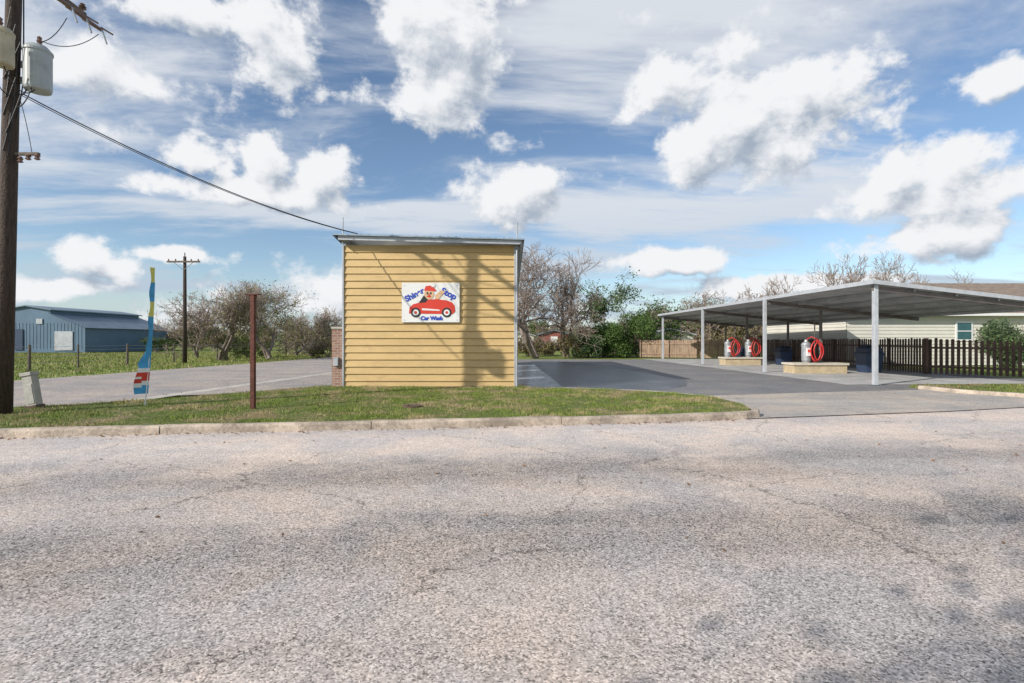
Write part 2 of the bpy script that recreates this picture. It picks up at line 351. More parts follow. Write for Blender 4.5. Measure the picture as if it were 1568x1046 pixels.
def kerb(name,path,h=0.13,wd=0.16,gap=0.012,zb=-0.02):
    b=MB(); pts=[Vector((x,y,0)) for x,y in path]
    out=[]; 
    for i in range(len(pts)-1):
        n=max(1,int((pts[i+1]-pts[i]).length/0.5))
        for j in range(n): out.append(pts[i].lerp(pts[i+1],j/n))
    out.append(pts[-1])
    rr=random.Random(3)
    prof=[(0.0,zb),(0.012,h*0.75),(0.035,h),(wd-0.01,h+0.003),(wd,h-0.02),(wd,zb)]
    i=0
    while i<len(out)-1:
        j=min(i+6,len(out)-1); ring=[]
        dz=rr.uniform(-0.008,0.008); dy=rr.uniform(-0.008,0.008)
        for t in range(i,j+1):
            d=(out[min(t+1,len(out)-1)]-out[max(t-1,0)]).normalized(); nrm=Vector((-d.y,d.x,0))
            p=out[t].copy()
            if t==i: p+=d*gap/2
            if t==j: p-=d*gap/2
            ring.append([p+nrm*(o+dy+rr.uniform(-.003,.003))+Vector((0,0,z+(dz if z>0 else 0)+(rr.uniform(-.005,.005) if z>0 else 0))) for o,z in prof])
        K=len(prof); vs=[v for r in ring for v in r]
        fs=[(a*K+c,(a+1)*K+c,(a+1)*K+c+1,a*K+c+1) for a in range(len(ring)-1) for c in range(K-1)]
        fs+=[tuple(range(K)),tuple((len(ring)-1)*K+c for c in range(K))[::-1]]
        b.add(vs,fs,'kerb'); i=j
    return b.obj(name)
corner=[(-10.6,10.45),(-11.6,10.0),(-12.4,9.2),(-12.6,8.3),(-12.2,7.5),(-11.2,7.15)]
kerb('kerb',corner[:-1]+CURB+[(4.75,9.8),(4.9,10.1)])
kerb('kerb',[(12.2,15.4),(12.3,14.2),(13.2,12.9),(15,12.7),(20,13.7),(40,17)],0.12)
LAWN=[(x,y+0.15) for x,y in CURB]+[(4.8,10.3),(5.0,11.2),(4.9,12.3),(4.3,13.3),(2.7,14.4),(0.5,15.0),(0.35,15.5),(-5.1,15.5),(-5.75,15.45),(-6.6,14.2),(-8.2,12.1),(-9.4,11.1),(-10.5,10.4),(-11.5,9.9),(-12.3,9.1),(-12.5,8.3),(-12.1,7.6)]
def raised(name,poly,zt,m_,skirt=0.25):
    import mathutils
    b=MB(); vs=[Vector((x,y,zt)) for x,y in poly]; n=len(vs)
    tris=mathutils.geometry.tessellate_polygon([vs]); fs=[]
    for t in tris:
        a,b_,c_=[vs[i] for i in t]; fs.append(t if (b_-a).cross(c_-a).z>0 else t[::-1])
    b.add(vs,fs,m_)
    out=[]
    for i in range(n):
        d=(vs[(i+1)%n]-vs[i-1]).normalized(); nn=Vector((d.y,-d.x,0)); out.append(vs[i]+nn*skirt*0.5+Vector((0,0,-zt-0.01)))
    b.add(vs+out,[(i,(i+1)%n,n+(i+1)%n,n+i) for i in range(n)],m_)
    return b.obj(name)
raised('lawn',LAWN,0.11,'lawn')
RG=[(12.4,15.9),(12.45,14.3),(13.3,13.1),(15,12.9),(20,13.9),(40,17.2),(40,19.5),(19.5,16.6)]
raised('grass_verge',RG,0.10,'lawn')
def inpoly(px,py,poly):
    c=np.zeros(len(px),bool); n=len(poly)
    for i in range(n):
        x1,y1=poly[i]; x2,y2=poly[i-1]
        t=((y1>py)!=(y2>py))&(px<(x2-x1)*(py-y1)/(y2-y1+1e-12)+x1); c^=t
    return c
def blades(name,poly,n,h,wd,z,m_='blade'):
    xs=[p[0] for p in poly]; ys=[p[1] for p in poly]
    x=RNG.uniform(min(xs),max(xs),n); y=RNG.uniform(min(ys),max(ys),n); kk=inpoly(x,y,poly); x=x[kk];y=y[kk]
    t=np.sin(x*2.1+1.3*np.sin(y*1.7))*np.sin(y*2.9+np.sin(x*3.3)); t2=np.sin(x*7.3+2*np.sin(y*6.1))*np.sin(y*8.9+1.5*np.sin(x*5.3))
    kk=RNG.random(len(x))<0.56+0.24*t+0.32*t2; x=x[kk];y=y[kk]
    t=t[kk]; t2=t2[kk]; n=len(x)
    hh=h*RNG.uniform(0.35,1.3,n)*(1+0.3*t+0.3*t2); a=RNG.uniform(0,2*np.pi,n); la=RNG.uniform(0,2*np.pi,n); ln=hh*RNG.uniform(0,0.9,n)
    b=np.stack([x,y,np.full(n,z)],1); dx=np.stack([np.cos(a),np.sin(a),0*a],1)*wd
    v=np.stack([b-dx,b+dx,b+np.stack([np.cos(la)*ln,np.sin(la)*ln,hh],1)],1).reshape(-1,3)
    f=np.arange(n*3).reshape(-1,3)
    me=arr_mesh(name,[(v,f,0)],[M[m_]]); o=bpy.data.objects.new(name,me); sc.collection.objects.link(o); return o
blades('grass',[p for p in LAWN],250000,0.046,0.006,0.10)
blades('grass',[p for p in RG if p[0]<41],40000,0.05,0.008,0.095)
VERGE=[(-60,14),(-26,14),(-19.1,18),(-17.9,23),(-14.5,52),(-14,60),(-60,60)]
blades('grass',VERGE,120000,0.12,0.022,-0.05)
def litter():
    pts=[]
    for i in range(520):
        s=RNG.random()*(len(CURB)-1); a=int(s); f=s-a; x=CURB[a][0]*(1-f)+CURB[a+1][0]*f; y=CURB[a][1]*(1-f)+CURB[a+1][1]*f
        pts.append((x,y-abs(RNG.normal(0,0.10))-0.015,0.008))
    for i in range(260): pts.append((RNG.uniform(-9,4.5),RNG.uniform(9.5,14.5),0.15))
    for i in range(130): pts.append((RNG.uniform(-7,8),RNG.uniform(3,9),0.008))
    for i in range(200): pts.append((RNG.uniform(12.5,20),RNG.uniform(13.6,16),0.13))
    c=np.array(pts); n=len(c); a=RNG.uniform(0,6.28,n); s=RNG.uniform(0.010,0.028,n)
    dx=np.stack([np.cos(a)*s,np.sin(a)*s,RNG.uniform(-.3,.3,n)*s],1); dy=np.stack([-np.sin(a)*s*.6,np.cos(a)*s*.6,RNG.uniform(0,.8,n)*s],1)
    v=np.stack([c-dx,c+dy,c+dx,c-dy],1).reshape(-1,3); v[:,2]=np.maximum(v[:,2],0.006)
    me=arr_mesh('leaf_litter',[(v,np.arange(n*4).reshape(-1,4),0)],[M['leaflit']]); o=bpy.data.objects.new('leaf_litter',me); sc.collection.objects.link(o)
litter()
b=MB(); c=P(632,622,10.6); b.lathe((c[0],10.6,0.105),[(0.2,0),(0.2,0.03),(0.17,0.035),(0.0,0.035)],'rustiron'); b.obj('water_meter_lid')
# ---------------------------------------------------------------- car wash building
cw=empty('car_wash_building')
WY=15.2; XL=-4.98; XR=0.06; ZB=0.05; ZT=4.30
b=MB(); rows=20; h=(ZT-ZB)/rows
for i in range(rows):
    z0=ZB+i*h; z1=z0+h
    pr=[(WY,z0),(WY-0.032,z0),(WY-0.036,z0+0.012),(WY-0.033,z0+0.025),(WY-0.002,z1)]
    for j in range(len(pr)-1):
        a,bb=pr[j],pr[j+1]
        b.poly([(XL,a[0],a[1]),(XR,a[0],a[1]),(XR,bb[0],bb[1]),(XL,bb[0],bb[1])],'siding')
b.obj('front_siding',cw)
b=MB()
for y in (WY+0.12,19.9,24.6,29.5):
    b.box(((XL+XR)/2,y,(ZB+ZT)/2-0.03),(XR-XL-0.04,0.2,ZT-ZB),'cream' if y>16 else 'siding')
b.obj('bay_walls',cw)
b=MB()
b.box((XL-0.02,WY+0.02,(ZB+ZT)/2),(0.05,0.16,ZT-ZB),'trim'); b.box((XR+0.03,WY+0.02,(ZB+ZT)/2),(0.06,0.16,ZT-ZB),'trim')
b.box(((XL+XR)/2,WY-0.03,ZB+0.02),(XR-XL,0.14,0.08),'conc')
b.obj('corner_trim',cw,bevel=0.004)
def roofslab(x0,x1,z0,z1,y0,y1,th,m_,b):
    vs=[(x0,y0,z0),(x1,y0,z1),(x1,y1,z1),(x0,y1,z0),(x0,y0,z0-th),(x1,y0,z1-th),(x1,y1,z1-th),(x0,y1,z0-th)]
    b.add(vs,[(0,1,2,3),(7,6,5,4),(0,4,5,1),(1,5,6,2),(2,6,7,3),(3,7,4,0)],m_)
b=MB(); roofslab(-5.2,0.36,4.56,4.42,14.8,30.2,0.035,'roofm',b)
for i in range(24):
    x=-5.1+i*0.232; z=4.56-(x+5.2)*0.14/5.56
    b.box((x,22.5,z+0.012),(0.05,15.3,0.03),'roofm')
b.obj('roof',cw)
b=MB(); roofslab(-5.06,0.30,4.518,4.383,14.88,14.93,0.115,'trim',b)
roofslab(-5.04,0.26,4.515,4.38,14.932,15.1,0.04,'purlin',b)
roofslab(0.24,0.30,4.38,4.378,14.94,30.1,0.14,'trim',b); roofslab(-5.06,-5.0,4.518,4.517,14.94,30.1,0.14,'trim',b)
b.add([(-5.2,14.79,4.52),(-4.98,14.9,4.3),(-4.98,15.1,4.3),(-5.2,15.3,4.52)],[(0,1,2,3)],'purlin')
b.add([(0.36,14.79,4.39),(0.1,14.9,4.15),(0.1,15.1,4.15),(0.36,15.3,4.39)],[(3,2,1,0)],'purlin')
b.obj('roof_fascia',cw)
b=MB(); b.box((-5.18,15.55,0.95),(0.32,0.75,1.75),'brick'); b.box((-5.18,15.55,1.85),(0.36,0.8,0.06),'conc')
b.box((-5.2,15.12,0.85),(0.14,0.1,0.25),'trim'); b.obj('brick_pier',cw)
b=MB()
for (u,vt) in((525,333),(792,340)):
    x,y,z=P(u,vt,15.3); b.tube([(x,15.3,4.3),(x,15.3,z)],0.018,'galv',8)
b.tube([(0.14,15.05,0.1),(0.14,15.05,4.3)],0.022,'trim',8)
b.tube([(-0.1,15.2,4.42),(-0.1,15.2,4.52)],0.05,'galv',8)
b.obj('roof_masts',cw)
# sign
sg=empty('car_wash_sign'); SY=15.135
def S(u,v,o=0.0):
    d=SY-0.02-o; return ((u-784)/F*15.1,d,CH+(V0-v)/F*15.1)
b=MB(); a=S(615,493.5);c=S(703.5,433); b.box(((a[0]+c[0])/2,SY,(a[2]+c[2])/2),(c[0]-a[0],0.03,c[2]-a[2]),'white')
for u in(619,700):
    for v in(437,490): b.tube([S(u,v,0.0),S(u,v,0.006)],0.012,'galv',8)
b.obj('sign_panel',sg)
def disc(b,u,v,ru,rv,o,m_,n=24):
    b.poly([S(u+ru*math.cos(-2*math.pi*i/n),v+rv*math.sin(2*math.pi*i/n),o) for i in range(n)],m_)
b=MB()
b.poly([S(u,v,0.003) for u,v in[(626,480),(627,471),(632,466),(643,463),(650,463),(654,459),(668,458),(684,460),(692,463),(696,468),(697,477),(693,481)]],'red')
b.poly([S(u,v,0.006) for u,v in[(641,464),(652,463),(655,459),(649,452)]],'black')
b.poly([S(u,v,0.006) for u,v in[(646,472),(672,474),(674,476),(646,475)]],'white')
for u in(636.5,684): disc(b,u,478.5,7.5,7.5,0.006,'black'); disc(b,u,478.5,4.6,4.6,0.009,'white'); disc(b,u,478.5,2.2,2.2,0.012,'red')
disc(b,657,450,7.5,8.5,0.006,'skin'); disc(b,654.5,449,1.4,2,0.009,'black'); disc(b,659.5,449,1.4,2,0.009,'black'); disc(b,657,454,3.4,1.5,0.009,'red'); disc(b,657,451.5,1.5,1.2,0.009,'redhose')
b.poly([S(u,v,0.010) for u,v in[(649,445),(652,438),(662,437),(667,444),(668,446)]],'red'); disc(b,663,437,3.2,2.6,0.012,'white')
b.poly([S(u,v,0.008) for u,v in[(666,452),(676,444),(682,447),(678,450),(672,458),(666,458)]],'skin')
disc(b,641,460,5,1.6,0.005,'white')
b.obj('car_picture',sg)
def text(s,u,v,size,rot,m_,parent,name,y):
    cu=bpy.data.curves.new(name,'FONT'); cu.body=s; cu.size=size; cu.align_x='CENTER'; cu.align_y='CENTER'; cu.offset=0.010
    cu.materials.append(M[m_]); o=bpy.data.objects.new(name,cu); sc.collection.objects.link(o)
    x,_,z=S(u,v); o.location=(x,y,z); o.rotation_euler=(math.radians(90),-math.radians(rot),0); o.parent=parent
text('Shiner',634.5,451.5,0.235,28,'blue',sg,'lettering_1',SY-0.024); text('Stop',687,450,0.26,-26,'blue',sg,'lettering_2',SY-0.024)
text('Car Wash',661,487.5,0.155,0,'blue',sg,'lettering_3',SY-0.024)
# ---------------------------------------------------------------- canopy
cp=empty('vacuum_canopy')
b=MB(); PY=[16.6,23.1,30.4,38.6]
for y,u in zip(PY,(1340,1171,1076,1015)):
    x=(u-784)/F*y; b.box((x,y,1.63),(0.13,0.13,3.3),'steel'); b.box((x,y,0.035),(0.26,0.26,0.02),'galv')
for x,y,zt in((18.9,17.0,2.6),(14.05,23.3,3.0),(16.6,30.8,2.75),(13.9,30.3,3.0),(16.2,38.8,2.75)):
    b.box((x,y,zt/2),(0.10,0.10,zt),'purlin')
b.obj('posts',cp,bevel=0.006)
x0n,x0f=11.72,11.28; W=7.3
def RP(s,t,dz=0.0):
    y=16.45+(39.0-16.45)*t; x=x0n+(x0f-x0n)*t+ s*W - 0.1; return (x,y+s*0.5,3.37-0.74*s+dz)
b=MB(); N=90
for i in range(N):
    t0=i/N;t1=(i+0.7)/N;t2=(i+1)/N
    b.poly([RP(0,t0),RP(1,t0),RP(1,t1),RP(0,t1)],'under')
    b.poly([RP(0,t1),RP(1,t1),RP(1,(t1+t2)/2,0.04),RP(0,(t1+t2)/2,0.04)],'under'); b.poly([RP(0,(t1+t2)/2,0.04),RP(1,(t1+t2)/2,0.04),RP(1,t2),RP(0,t2)],'under')
b.obj('roof_sheet',cp)
b=MB()
def beam(p,q_,wd,ht,m_):
    p=Vector(p);q_=Vector(q_);d=(q_-p).normalized(); s=d.cross(Vector((0,0,1))).normalized()*wd/2; hh=Vector((0,0,ht/2))
    vs=[p-s-hh,p+s-hh,p+s+hh,p-s+hh,q_-s-hh,q_+s-hh,q_+s+hh,q_-s+hh]
    b.add(vs,[(0,1,2,3),(7,6,5,4),(0,4,5,1),(1,5,6,2),(2,6,7,3),(3,7,4,0)],m_)
beam(RP(-0.008,-0.002,-0.02),RP(1,-0.002,-0.02),0.05,0.13,'steel'); beam(RP(-0.008,-0.003,-0.02),RP(-0.008,1.0,-0.02),0.05,0.14,'steel')
beam(RP(1,0,-0.02),RP(1,1,-0.02),0.05,0.14,'steel'); beam(RP(0,1.0,-0.02),RP(1,1.0,-0.02),0.05,0.14,'steel')
for s in(0.2,0.4,0.6,0.8): beam(RP(s,0.003,-0.09),RP(s,0.997,-0.09),0.06,0.14,'under')
for y in PY:
    t=(y-16.45)/22.55; beam(RP(0.01,t,-0.19),RP(0.99,t,-0.19),0.10,0.16,'purlin')
b.obj('roof_frame',cp)
def vac(x0,x1,y0,y1,n2):
    e=empty('vacuum_station'); b=MB(); 
    b.box(((x0+x1)/2,(y0+y1)/2,0.20),(x1-x0,y1-y0,0.38),'blockt'); 
    b.box(((x0+x1)/2,y0-0.003,0.20),(x1-x0,0.004,0.012),'blockc')
    nb=6
    for i in range(1,nb): b.box((x0+(x1-x0)*i/nb,y0-0.004,0.20),(0.012,0.004,0.36),'blockc')
    b.box(((x0+x1)/2,(y0+y1)/2,0.43),(x1-x0+0.12,y1-y0+0.12,0.09),'blockc'); b.obj('island',e,bevel=0.008)
    for cx in n2:
        cy=(y0+y1)/2; b=MB()
        b.lathe((cx-0.08,cy,0.47),[(0.15,0),(0.15,0.06),(0.19,0.1),(0.19,0.76),(0.205,0.77),(0.205,0.81),(0.18,0.87),(0.09,0.93),(0.07,1.02),(0.0,1.03)],'galv',20)
        b.box((cx-0.08,cy-0.20,0.95),(0.18,0.08,0.35),'white'); b.box((cx-0.08,cy-0.245,1.0),(0.13,0.01,0.12),'redc')
        b.obj('canister',e,smooth=False)
        b=MB()
        for kx,(ox,sc_) in enumerate(((0.20,1.0),(0.28,0.84),(0.14,0.90))):
            pts=[]
            for i in range(25):
                t=i/24*2*math.pi; pts.append((cx+ox+0.25*sc_*math.sin(t),cy-0.30-0.03*kx,1.0+0.46*sc_*math.cos(t)+0.03*math.sin(3*t+kx)))
            b.tube(pts,0.024,'redhose',8)
        b.tube([(cx-0.08,cy,1.5),(cx+0.1,cy-0.1,1.62),(cx+0.25,cy-0.30,1.5)],0.024,'redhose',8)
        b.tube([(cx+0.3,cy,0.5),(cx+0.3,cy,2.2),(cx+0.2,cy,2.35)],0.025,'purlin',8)
        b.obj('hose',e,smooth=True)
vac(12.3,14.6,22.3,23.2,(13.15,))
vac(12.35,14.4,29.6,30.5,(12.75,13.95))
def bin_(x,y,s=1.0):
    b=MB(); r=0.33*s; H=0.95*s; z=0.025
    def ring(r_,zz): return [(x-r_,y-r_,zz),(x+r_,y-r_,zz),(x+r_,y+r_,zz),(x-r_,y+r_,zz)]
    R=[ring(r*0.82,z),ring(r,z+H*0.72),ring(r*1.08,z+H*0.73),ring(r*1.08,z+H*0.79),ring(r*0.95,z+H*0.80),ring(r*0.9,z+H*0.95),ring(r*0.5,z+H*1.08)]
    vs=[v for q_ in R for v in q_]; fs=[(a*4+j,a*4+(j+1)%4,(a+1)*4+(j+1)%4,(a+1)*4+j) for a in range(6) for j in range(4)]+[(0,3,2,1),(24,25,26,27)]
    b.add(vs[:12],[f for f in fs if max(f)<12],'navy'); b.add(vs,[f for f in fs if min(f)>=8],'navyl')
    b.box((x,y-r*0.93,z+H*0.87),(r*1.1,0.02,H*0.1),'black')
    b.obj('trash_bin',bevel=0.02)
bin_(15.9,30.0,1.08); bin_(16.1,23.1,1.2); bin_(14.0,30.9,1.0)
# ---------------------------------------------------------------- fences
def picket(name,path,pw,gap,m_,rj=0.02):
    e=empty(name); b=MB(); r=random.Random(5); step=pw+gap
    for (x0,y0,h0),(x1,y1,h1) in zip(path[:-1],path[1:]):
        Ln=math.hypot(x1-x0,y1-y0); n=int(Ln/step); a=math.atan2(y1-y0,x1-x0)
        for i in range(n):
            t=(i+0.5)/n; x=x0+(x1-x0)*t;y=y0+(y1-y0)*t; hh=h0+(h1-h0)*t+r.uniform(-rj,rj)
            R=Matrix.Rotation(a,3,'Z')@Matrix.Rotation(r.uniform(-.012,.012),3,'Y')
            p=pw/2*r.uniform(0.93,1.04); th=0.01
            loop=[(-p,0.03),(p,0.03),(p,hh-0.04),(p*0.55,hh),(-p*0.55,hh),(-p,hh-0.04)]
            vs=[R@Vector((q0,-th,q1))+Vector((x,y,0)) for q0,q1 in loop]+[R@Vector((q0,th,q1))+Vector((x,y,0)) for q0,q1 in loop]
            b.add(vs,[(0,1,2,3,4,5),(11,10,9,8,7,6)]+[(j,j+6,(j+1)%6+6,(j+1)%6) for j in range(6)],m_)
    b.obj('pickets',e); b=MB()
    for (x0,y0,h0),(x1,y1,h1) in zip(path[:-1],path[1:]):
        Ln=math.hypot(x1-x0,y1-y0); a=math.atan2(y1-y0,x1-x0); nx,ny=math.sin(a)*0.035,-math.cos(a)*0.035
        for zf in(0.22,0.78):
            b.box(((x0+x1)/2+nx,(y0+y1)/2+ny,(h0+h1)/2*zf),(Ln,0.04,0.09),m_,a)
        n=max(1,round(Ln/2.4))
        for i in range(n+1):
            t=i/n; b.box((x0+(x1-x0)*t+nx*2.6,y0+(y1-y0)*t+ny*2.6,(h0+(h1-h0)*t)/2),(0.09,0.09,h0+(h1-h0)*t),m_,a)
    b.obj('rails',e); return e
picket('dark_picket_fence',[(18.9,38.5,1.5),(18.1,22.3,1.56),(20.4,19.9,1.38),(26,20.6,1.4)],0.115,0.06,'fence',0.03)
picket('cedar_picket_fence',[(10.8,43,1.45),(19.0,39.2,1.5)],0.13,0.012,'fencel')
# ---------------------------------------------------------------- house at right
hs=empty('white_house'); b=MB(); HX0,HX1,HY0,HY1=19.6,44,30,40; zt=3.05; n=15
for i in range(n):
    z0=zt*i/n; z1=zt*(i+1)/n
    for (ax,ay,bx,by,nx,ny) in((HX0,HY0,HX1,HY0,0,-1),(HX0,HY1,HX0,HY0,-1,0)):
        o=0.03
        b.poly([(ax+nx*o,ay+ny*o,z0),(bx+nx*o,by+ny*o,z0),(bx,by,z1),(ax,ay,z1)],'cream')
        b.poly([(ax,ay,z0),(bx,by,z0),(bx+nx*o,by+ny*o,z0),(ax+nx*o,ay+ny*o,z0)],'cream')
b.poly([(HX1,HY0,0),(HX1,HY1,0),(HX1,HY1,zt),(HX1,HY0,zt)],'cream'); b.poly([(HX1,HY1,0),(HX0,HY1,0),(HX0,HY1,zt),(HX1,HY1,zt)],'cream')
b.obj('walls',hs)
b=MB(); o=0.5; A=(HX0-o,HY0-o,zt-0.05);B=(HX1+o,HY0-o,zt-0.05);C=(HX1+o,HY1+o,zt-0.05);D_=(HX0-o,HY1+o,zt-0.05); R1=(HX0+4.4,35,5.35);R2=(HX1-4.4,35,5.35)
b.poly([A,B,R2,R1],'shingle');b.poly([B,C,R2],'shingle');b.poly([C,D_,R1,R2],'shingle');b.poly([D_,A,R1],'shingle'); b.poly([D_,C,B,A],'white')
b.box(((A[0]+B[0])/2,A[1],zt-0.1),(B[0]-A[0],0.04,0.16),'white'); b.box((A[0],35,zt-0.1),(0.04,C[1]-A[1],0.16),'white'); b.obj('roof',hs)
def window(b,x,y,z,wd,ht):
    b.box((x,y-0.05,z),(wd+0.2,0.04,ht+0.2),'white'); b.box((x,y-0.075,z),(wd,0.02,ht),'glass')
    b.box((x,y-0.09,z),(wd,0.02,0.05),'white')
b=MB(); window(b,(1475-784)/F*30,30,CH+(V0-507)/F*30,0.8,0.95); window(b,31.5,30,2.0,0.9,1.0); b.obj('windows',hs)
bn=empty('blue_barn'); 
def box_gable(b,x0,x1,y0,y1,ze,zr,wall,roof,o=0.3):
    xm=(x0+x1)/2
    b.poly([(x0,y0,0),(x1,y0,0),(x1,y0,ze),(xm,y0,zr),(x0,y0,ze)],wall); b.poly([(x1,y1,0),(x0,y1,0),(x0,y1,ze),(xm,y1,zr),(x1,y1,ze)],wall)
    b.poly([(x0,y1,0),(x0,y0,0),(x0,y0,ze),(x0,y1,ze)],wall); b.poly([(x1,y0,0),(x1,y1,0),(x1,y1,ze),(x1,y0,ze)],wall)
    s=(zr-ze)/(xm-x0)
    for sg_ in(-1,1):
        xe=xm+sg_*(xm-x0+o); zee=ze-o*s
        vs=[(xe,y0-o,zee),(xm,y0-o,zr),(xm,y1+o,zr),(xe,y1+o,zee)]; vs2=[(a,b2,c+0.12) for a,b2,c in vs]
        b.add(vs+vs2,[(0,1,2,3),(7,6,5,4),(0,4,5,1),(1,5,6,2),(2,6,7,3),(3,7,4,0)],roof)
b=MB(); Y=59
box_gable(b,-58.5,-53.2,Y,Y+14,4.9,5.35,'bluebarn','barnroof')
vs=[(-53.2,Y,0),(-49.2,Y,0),(-49.2,Y,2.9),(-53.2,Y,4.5)]; vb=[(a,Y+14,c) for a,_,c in vs]
b.add(vs+vb,[(0,1,2,3),(1,5,6,2),(4,7,6,5)],'bluebarn'); b.add([(-53.3,Y-.3,4.6),(-48.9,Y-.3,2.84),(-48.9,Y+14.3,2.84),(-53.3,Y+14.3,4.6)],[(0,1,2,3)],'barnroof')
for i in range(24): b.box((-58.4+i*0.4,Y-0.02,1.9),(0.05,0.03,3.0),'barnroof')
b.obj('shell',bn); b=MB(); b.box((-51.6,Y-0.08,1.35),(2.1,0.06,2.2),'trim'); b.box((-56.8,Y-0.08,1.5),(1.0,0.06,2.4),'navy'); b.box((-58.0,Y-0.08,1.5),(0.8,0.06,2.4),'trim'); b.box((-54.4,Y-.08,3.6),(0.7,0.05,0.6),'trim'); b.obj('doors',bn)
def shed(x,y,wx,wy,ze,zr,wall,roof,name):
    e=empty(name); b=MB(); box_gable(b,x-wx/2,x+wx/2,y,y+wy,ze,zr,wall,roof); b.obj('shell',e); b=MB(); b.box((x,y-.05,0.95),(0.9,0.05,1.9),'white'); b.obj('door',e)
shed(5.6,68,3.6,4,2.2,2.7,'redshed','barnroof','red_shed'); shed(1.2,66,3.2,4,2.0,2.5,'cream','trim','garden_shed'); shed(16.6,54,5,5,2.0,2.6,'cream','trim','grey_shed')
# ---------------------------------------------------------------- utility pole (near)
up=empty('utility_pole'); b=MB()
PB=Vector((-9.56,9.6,0.05)); PT=Vector((-9.27,9.6,10.4))
def pp(z): return PB.lerp(PT,(z-0.05)/10.35)
b.tube([pp(0.05),pp(3),pp(6),pp(8.5),pp(10.4)],[0.15,0.135,0.12,0.115,0.105],'pole',14); b.obj('pole',up,smooth=True)
b=MB()
for z,ln in((8.45,2.6),(9.35,2.6)):
    p=pp(z); b.box((p.x+0.14,p.y+0.1,z),(0.10,ln,0.12),'arm')
    b.tube([(p.x+.14,p.y-0.8,z),(p.x+.02,p.y,z-0.55),(p.x+.14,p.y+0.8,z)],0.02,'galv',6)
b.box((pp(5.05).x+0.28,9.6,4.98),(0.55,0.06,0.05),'arm'); b.obj('crossarms',up,bevel=0.005)
b=MB()
for z in(8.45,9.35):
    for dy in(-1.1,-0.5,0.65,1.25):
        p=pp(z); b.lathe((p.x+.14,p.y+0.1+dy,z+0.06),[(0.02,0),(0.02,0.06),(0.07,0.07),(0.03,0.1),(0.07,0.11),(0.03,0.14),(0.05,0.16),(0.0,0.19)],'porc',10)
for dx,dz in((0.35,4.98),(0.52,4.98),(0.2,4.93)): 
    b.lathe((pp(5).x+dx,9.6,dz-0.12),[(0.0,0),(0.05,0.02),(0.03,0.06),(0.05,0.08),(0.03,0.12)],'porc',10)
for dy in(0.55,0.9,1.3):
    p=pp(8.4); b.tube([(p.x+.2,p.y+dy,8.35),(p.x+.5,p.y+dy+.1,8.15)],[0.05,0.035],'porc',8); b.tube([(p.x+.5,p.y+dy+.1,8.2),(p.x+.62,p.y+dy+.1,7.85)],0.018,'galv',6)
    b.tube([(p.x+.5,p.y+dy+.1,8.2),(p.x+.75,p.y+dy+.1,8.05)],0.02,'porc',6)
b.obj('insulators',up)
b=MB()
b.lathe((-9.03,9.75,6.22),[(0.0,0),(0.20,0.01),(0.215,0.05),(0.215,0.72),(0.23,0.73),(0.23,0.77),(0.15,0.86),(0.0,0.89)],'trafo',28)
b.lathe((-8.95,9.70,7.08),[(0.05,0),(0.03,0.04),(0.05,0.06),(0.03,0.1),(0.04,0.14),(0.0,0.17)],'porc',10)
b.lathe((-9.17,9.22,6.42),[(0.0,0),(0.15,0.01),(0.16,0.05),(0.16,0.56),(0.17,0.57),(0.17,0.61),(0.12,0.68),(0.0,0.71)],'trafo2',28)
b.lathe((-9.15,9.15,7.1),[(0.05,0),(0.03,0.04),(0.05,0.06),(0.03,0.1),(0.04,0.14),(0.0,0.17)],'porc',10)
b.box((-9.25,9.68,6.7),(0.2,0.08,0.1),'galv'); b.box((-9.25,9.68,6.4),(0.2,0.08,0.1),'galv'); b.obj('transformers',up,smooth=False)
b=MB()
def wire(p,q_,sag,r=0.01,m_='black',n=18):
    p=Vector(p);q_=Vector(q_); b.tube([p.lerp(q_,i/n)-Vector((0,0,sag*4*(i/n)*(1-i/n))) for i in range(n+1)],r,m_,5)
wire((-9.26,9.65,6.15),(-4.55,15.1,4.62),0.28,0.012); wire((-9.30,9.65,6.13),(-4.55,15.1,4.61),0.285,0.008)
wire((-9.03,9.7,7.0),(-9.26,9.65,6.12),0.25,0.012); wire((-9.1,9.6,6.9),(-9.3,9.6,5.6),0.15,0.01); wire((-9.5,9.2,6.7),(-9.26,9.6,6.1),0.3,0.01)
wire((-9.0,10.35,8.0),(-9.0,9.8,7.2),0.1,0.008); wire((-8.8,10.9,8.0),(-9.0,9.7,7.2),0.2,0.008)
wire((-9.3,9.75,8.4),(-9.3,9.75,6.9),0.0,0.012); wire((-9.2,9.55,6.9),(-9.35,9.5,4.9),0.06,0.01); wire((-9.26,9.6,6.1),(-9.0,9.6,5.0),-0.1,0.006)
wire((-4.55,15.1,4.61),(-4.9,15.05,4.55),0.12,0.012)
for i in range(7):
    z0=5.0+i*0.33; wire((-9.42+0.05*(i%2),9.47,z0),(-9.30+0.09*((i*5)%3),9.5,z0+0.7),0.05-0.03*(i%3),0.009)
wire((-9.15,9.2,6.45),(-9.02,9.7,6.25),0.25,0.01); wire((-9.38,9.5,6.0),(-9.0,9.62,6.3),0.3,0.01)
b.obj('service_wires',up)
fp=empty('utility_pole'); b=MB(); x,y,z=P(283,556,33); b.tube([(x,y,0),(x,y,6.85)],[0.14,0.09],'pole',10); b.obj('pole',fp,smooth=True)
b=MB(); b.box((x,y-0.14,6.5),(2.1,0.10,0.10),'arm'); 
for dx in(-0.95,-0.5,0.5,0.95): b.lathe((x+dx,y-.14,6.55),[(0.02,0),(0.05,0.04),(0.03,0.08),(0.04,0.11),(0.0,0.14)],'porc',8)
b.tube([(x-0.6,y-.14,6.45),(x,y-.12,5.95),(x+0.6,y-.14,6.45)],0.02,'galv',6); b.tube([(x,y,6.85),(x,y,7.1)],0.03,'porc',6); b.obj('crossarm',fp)
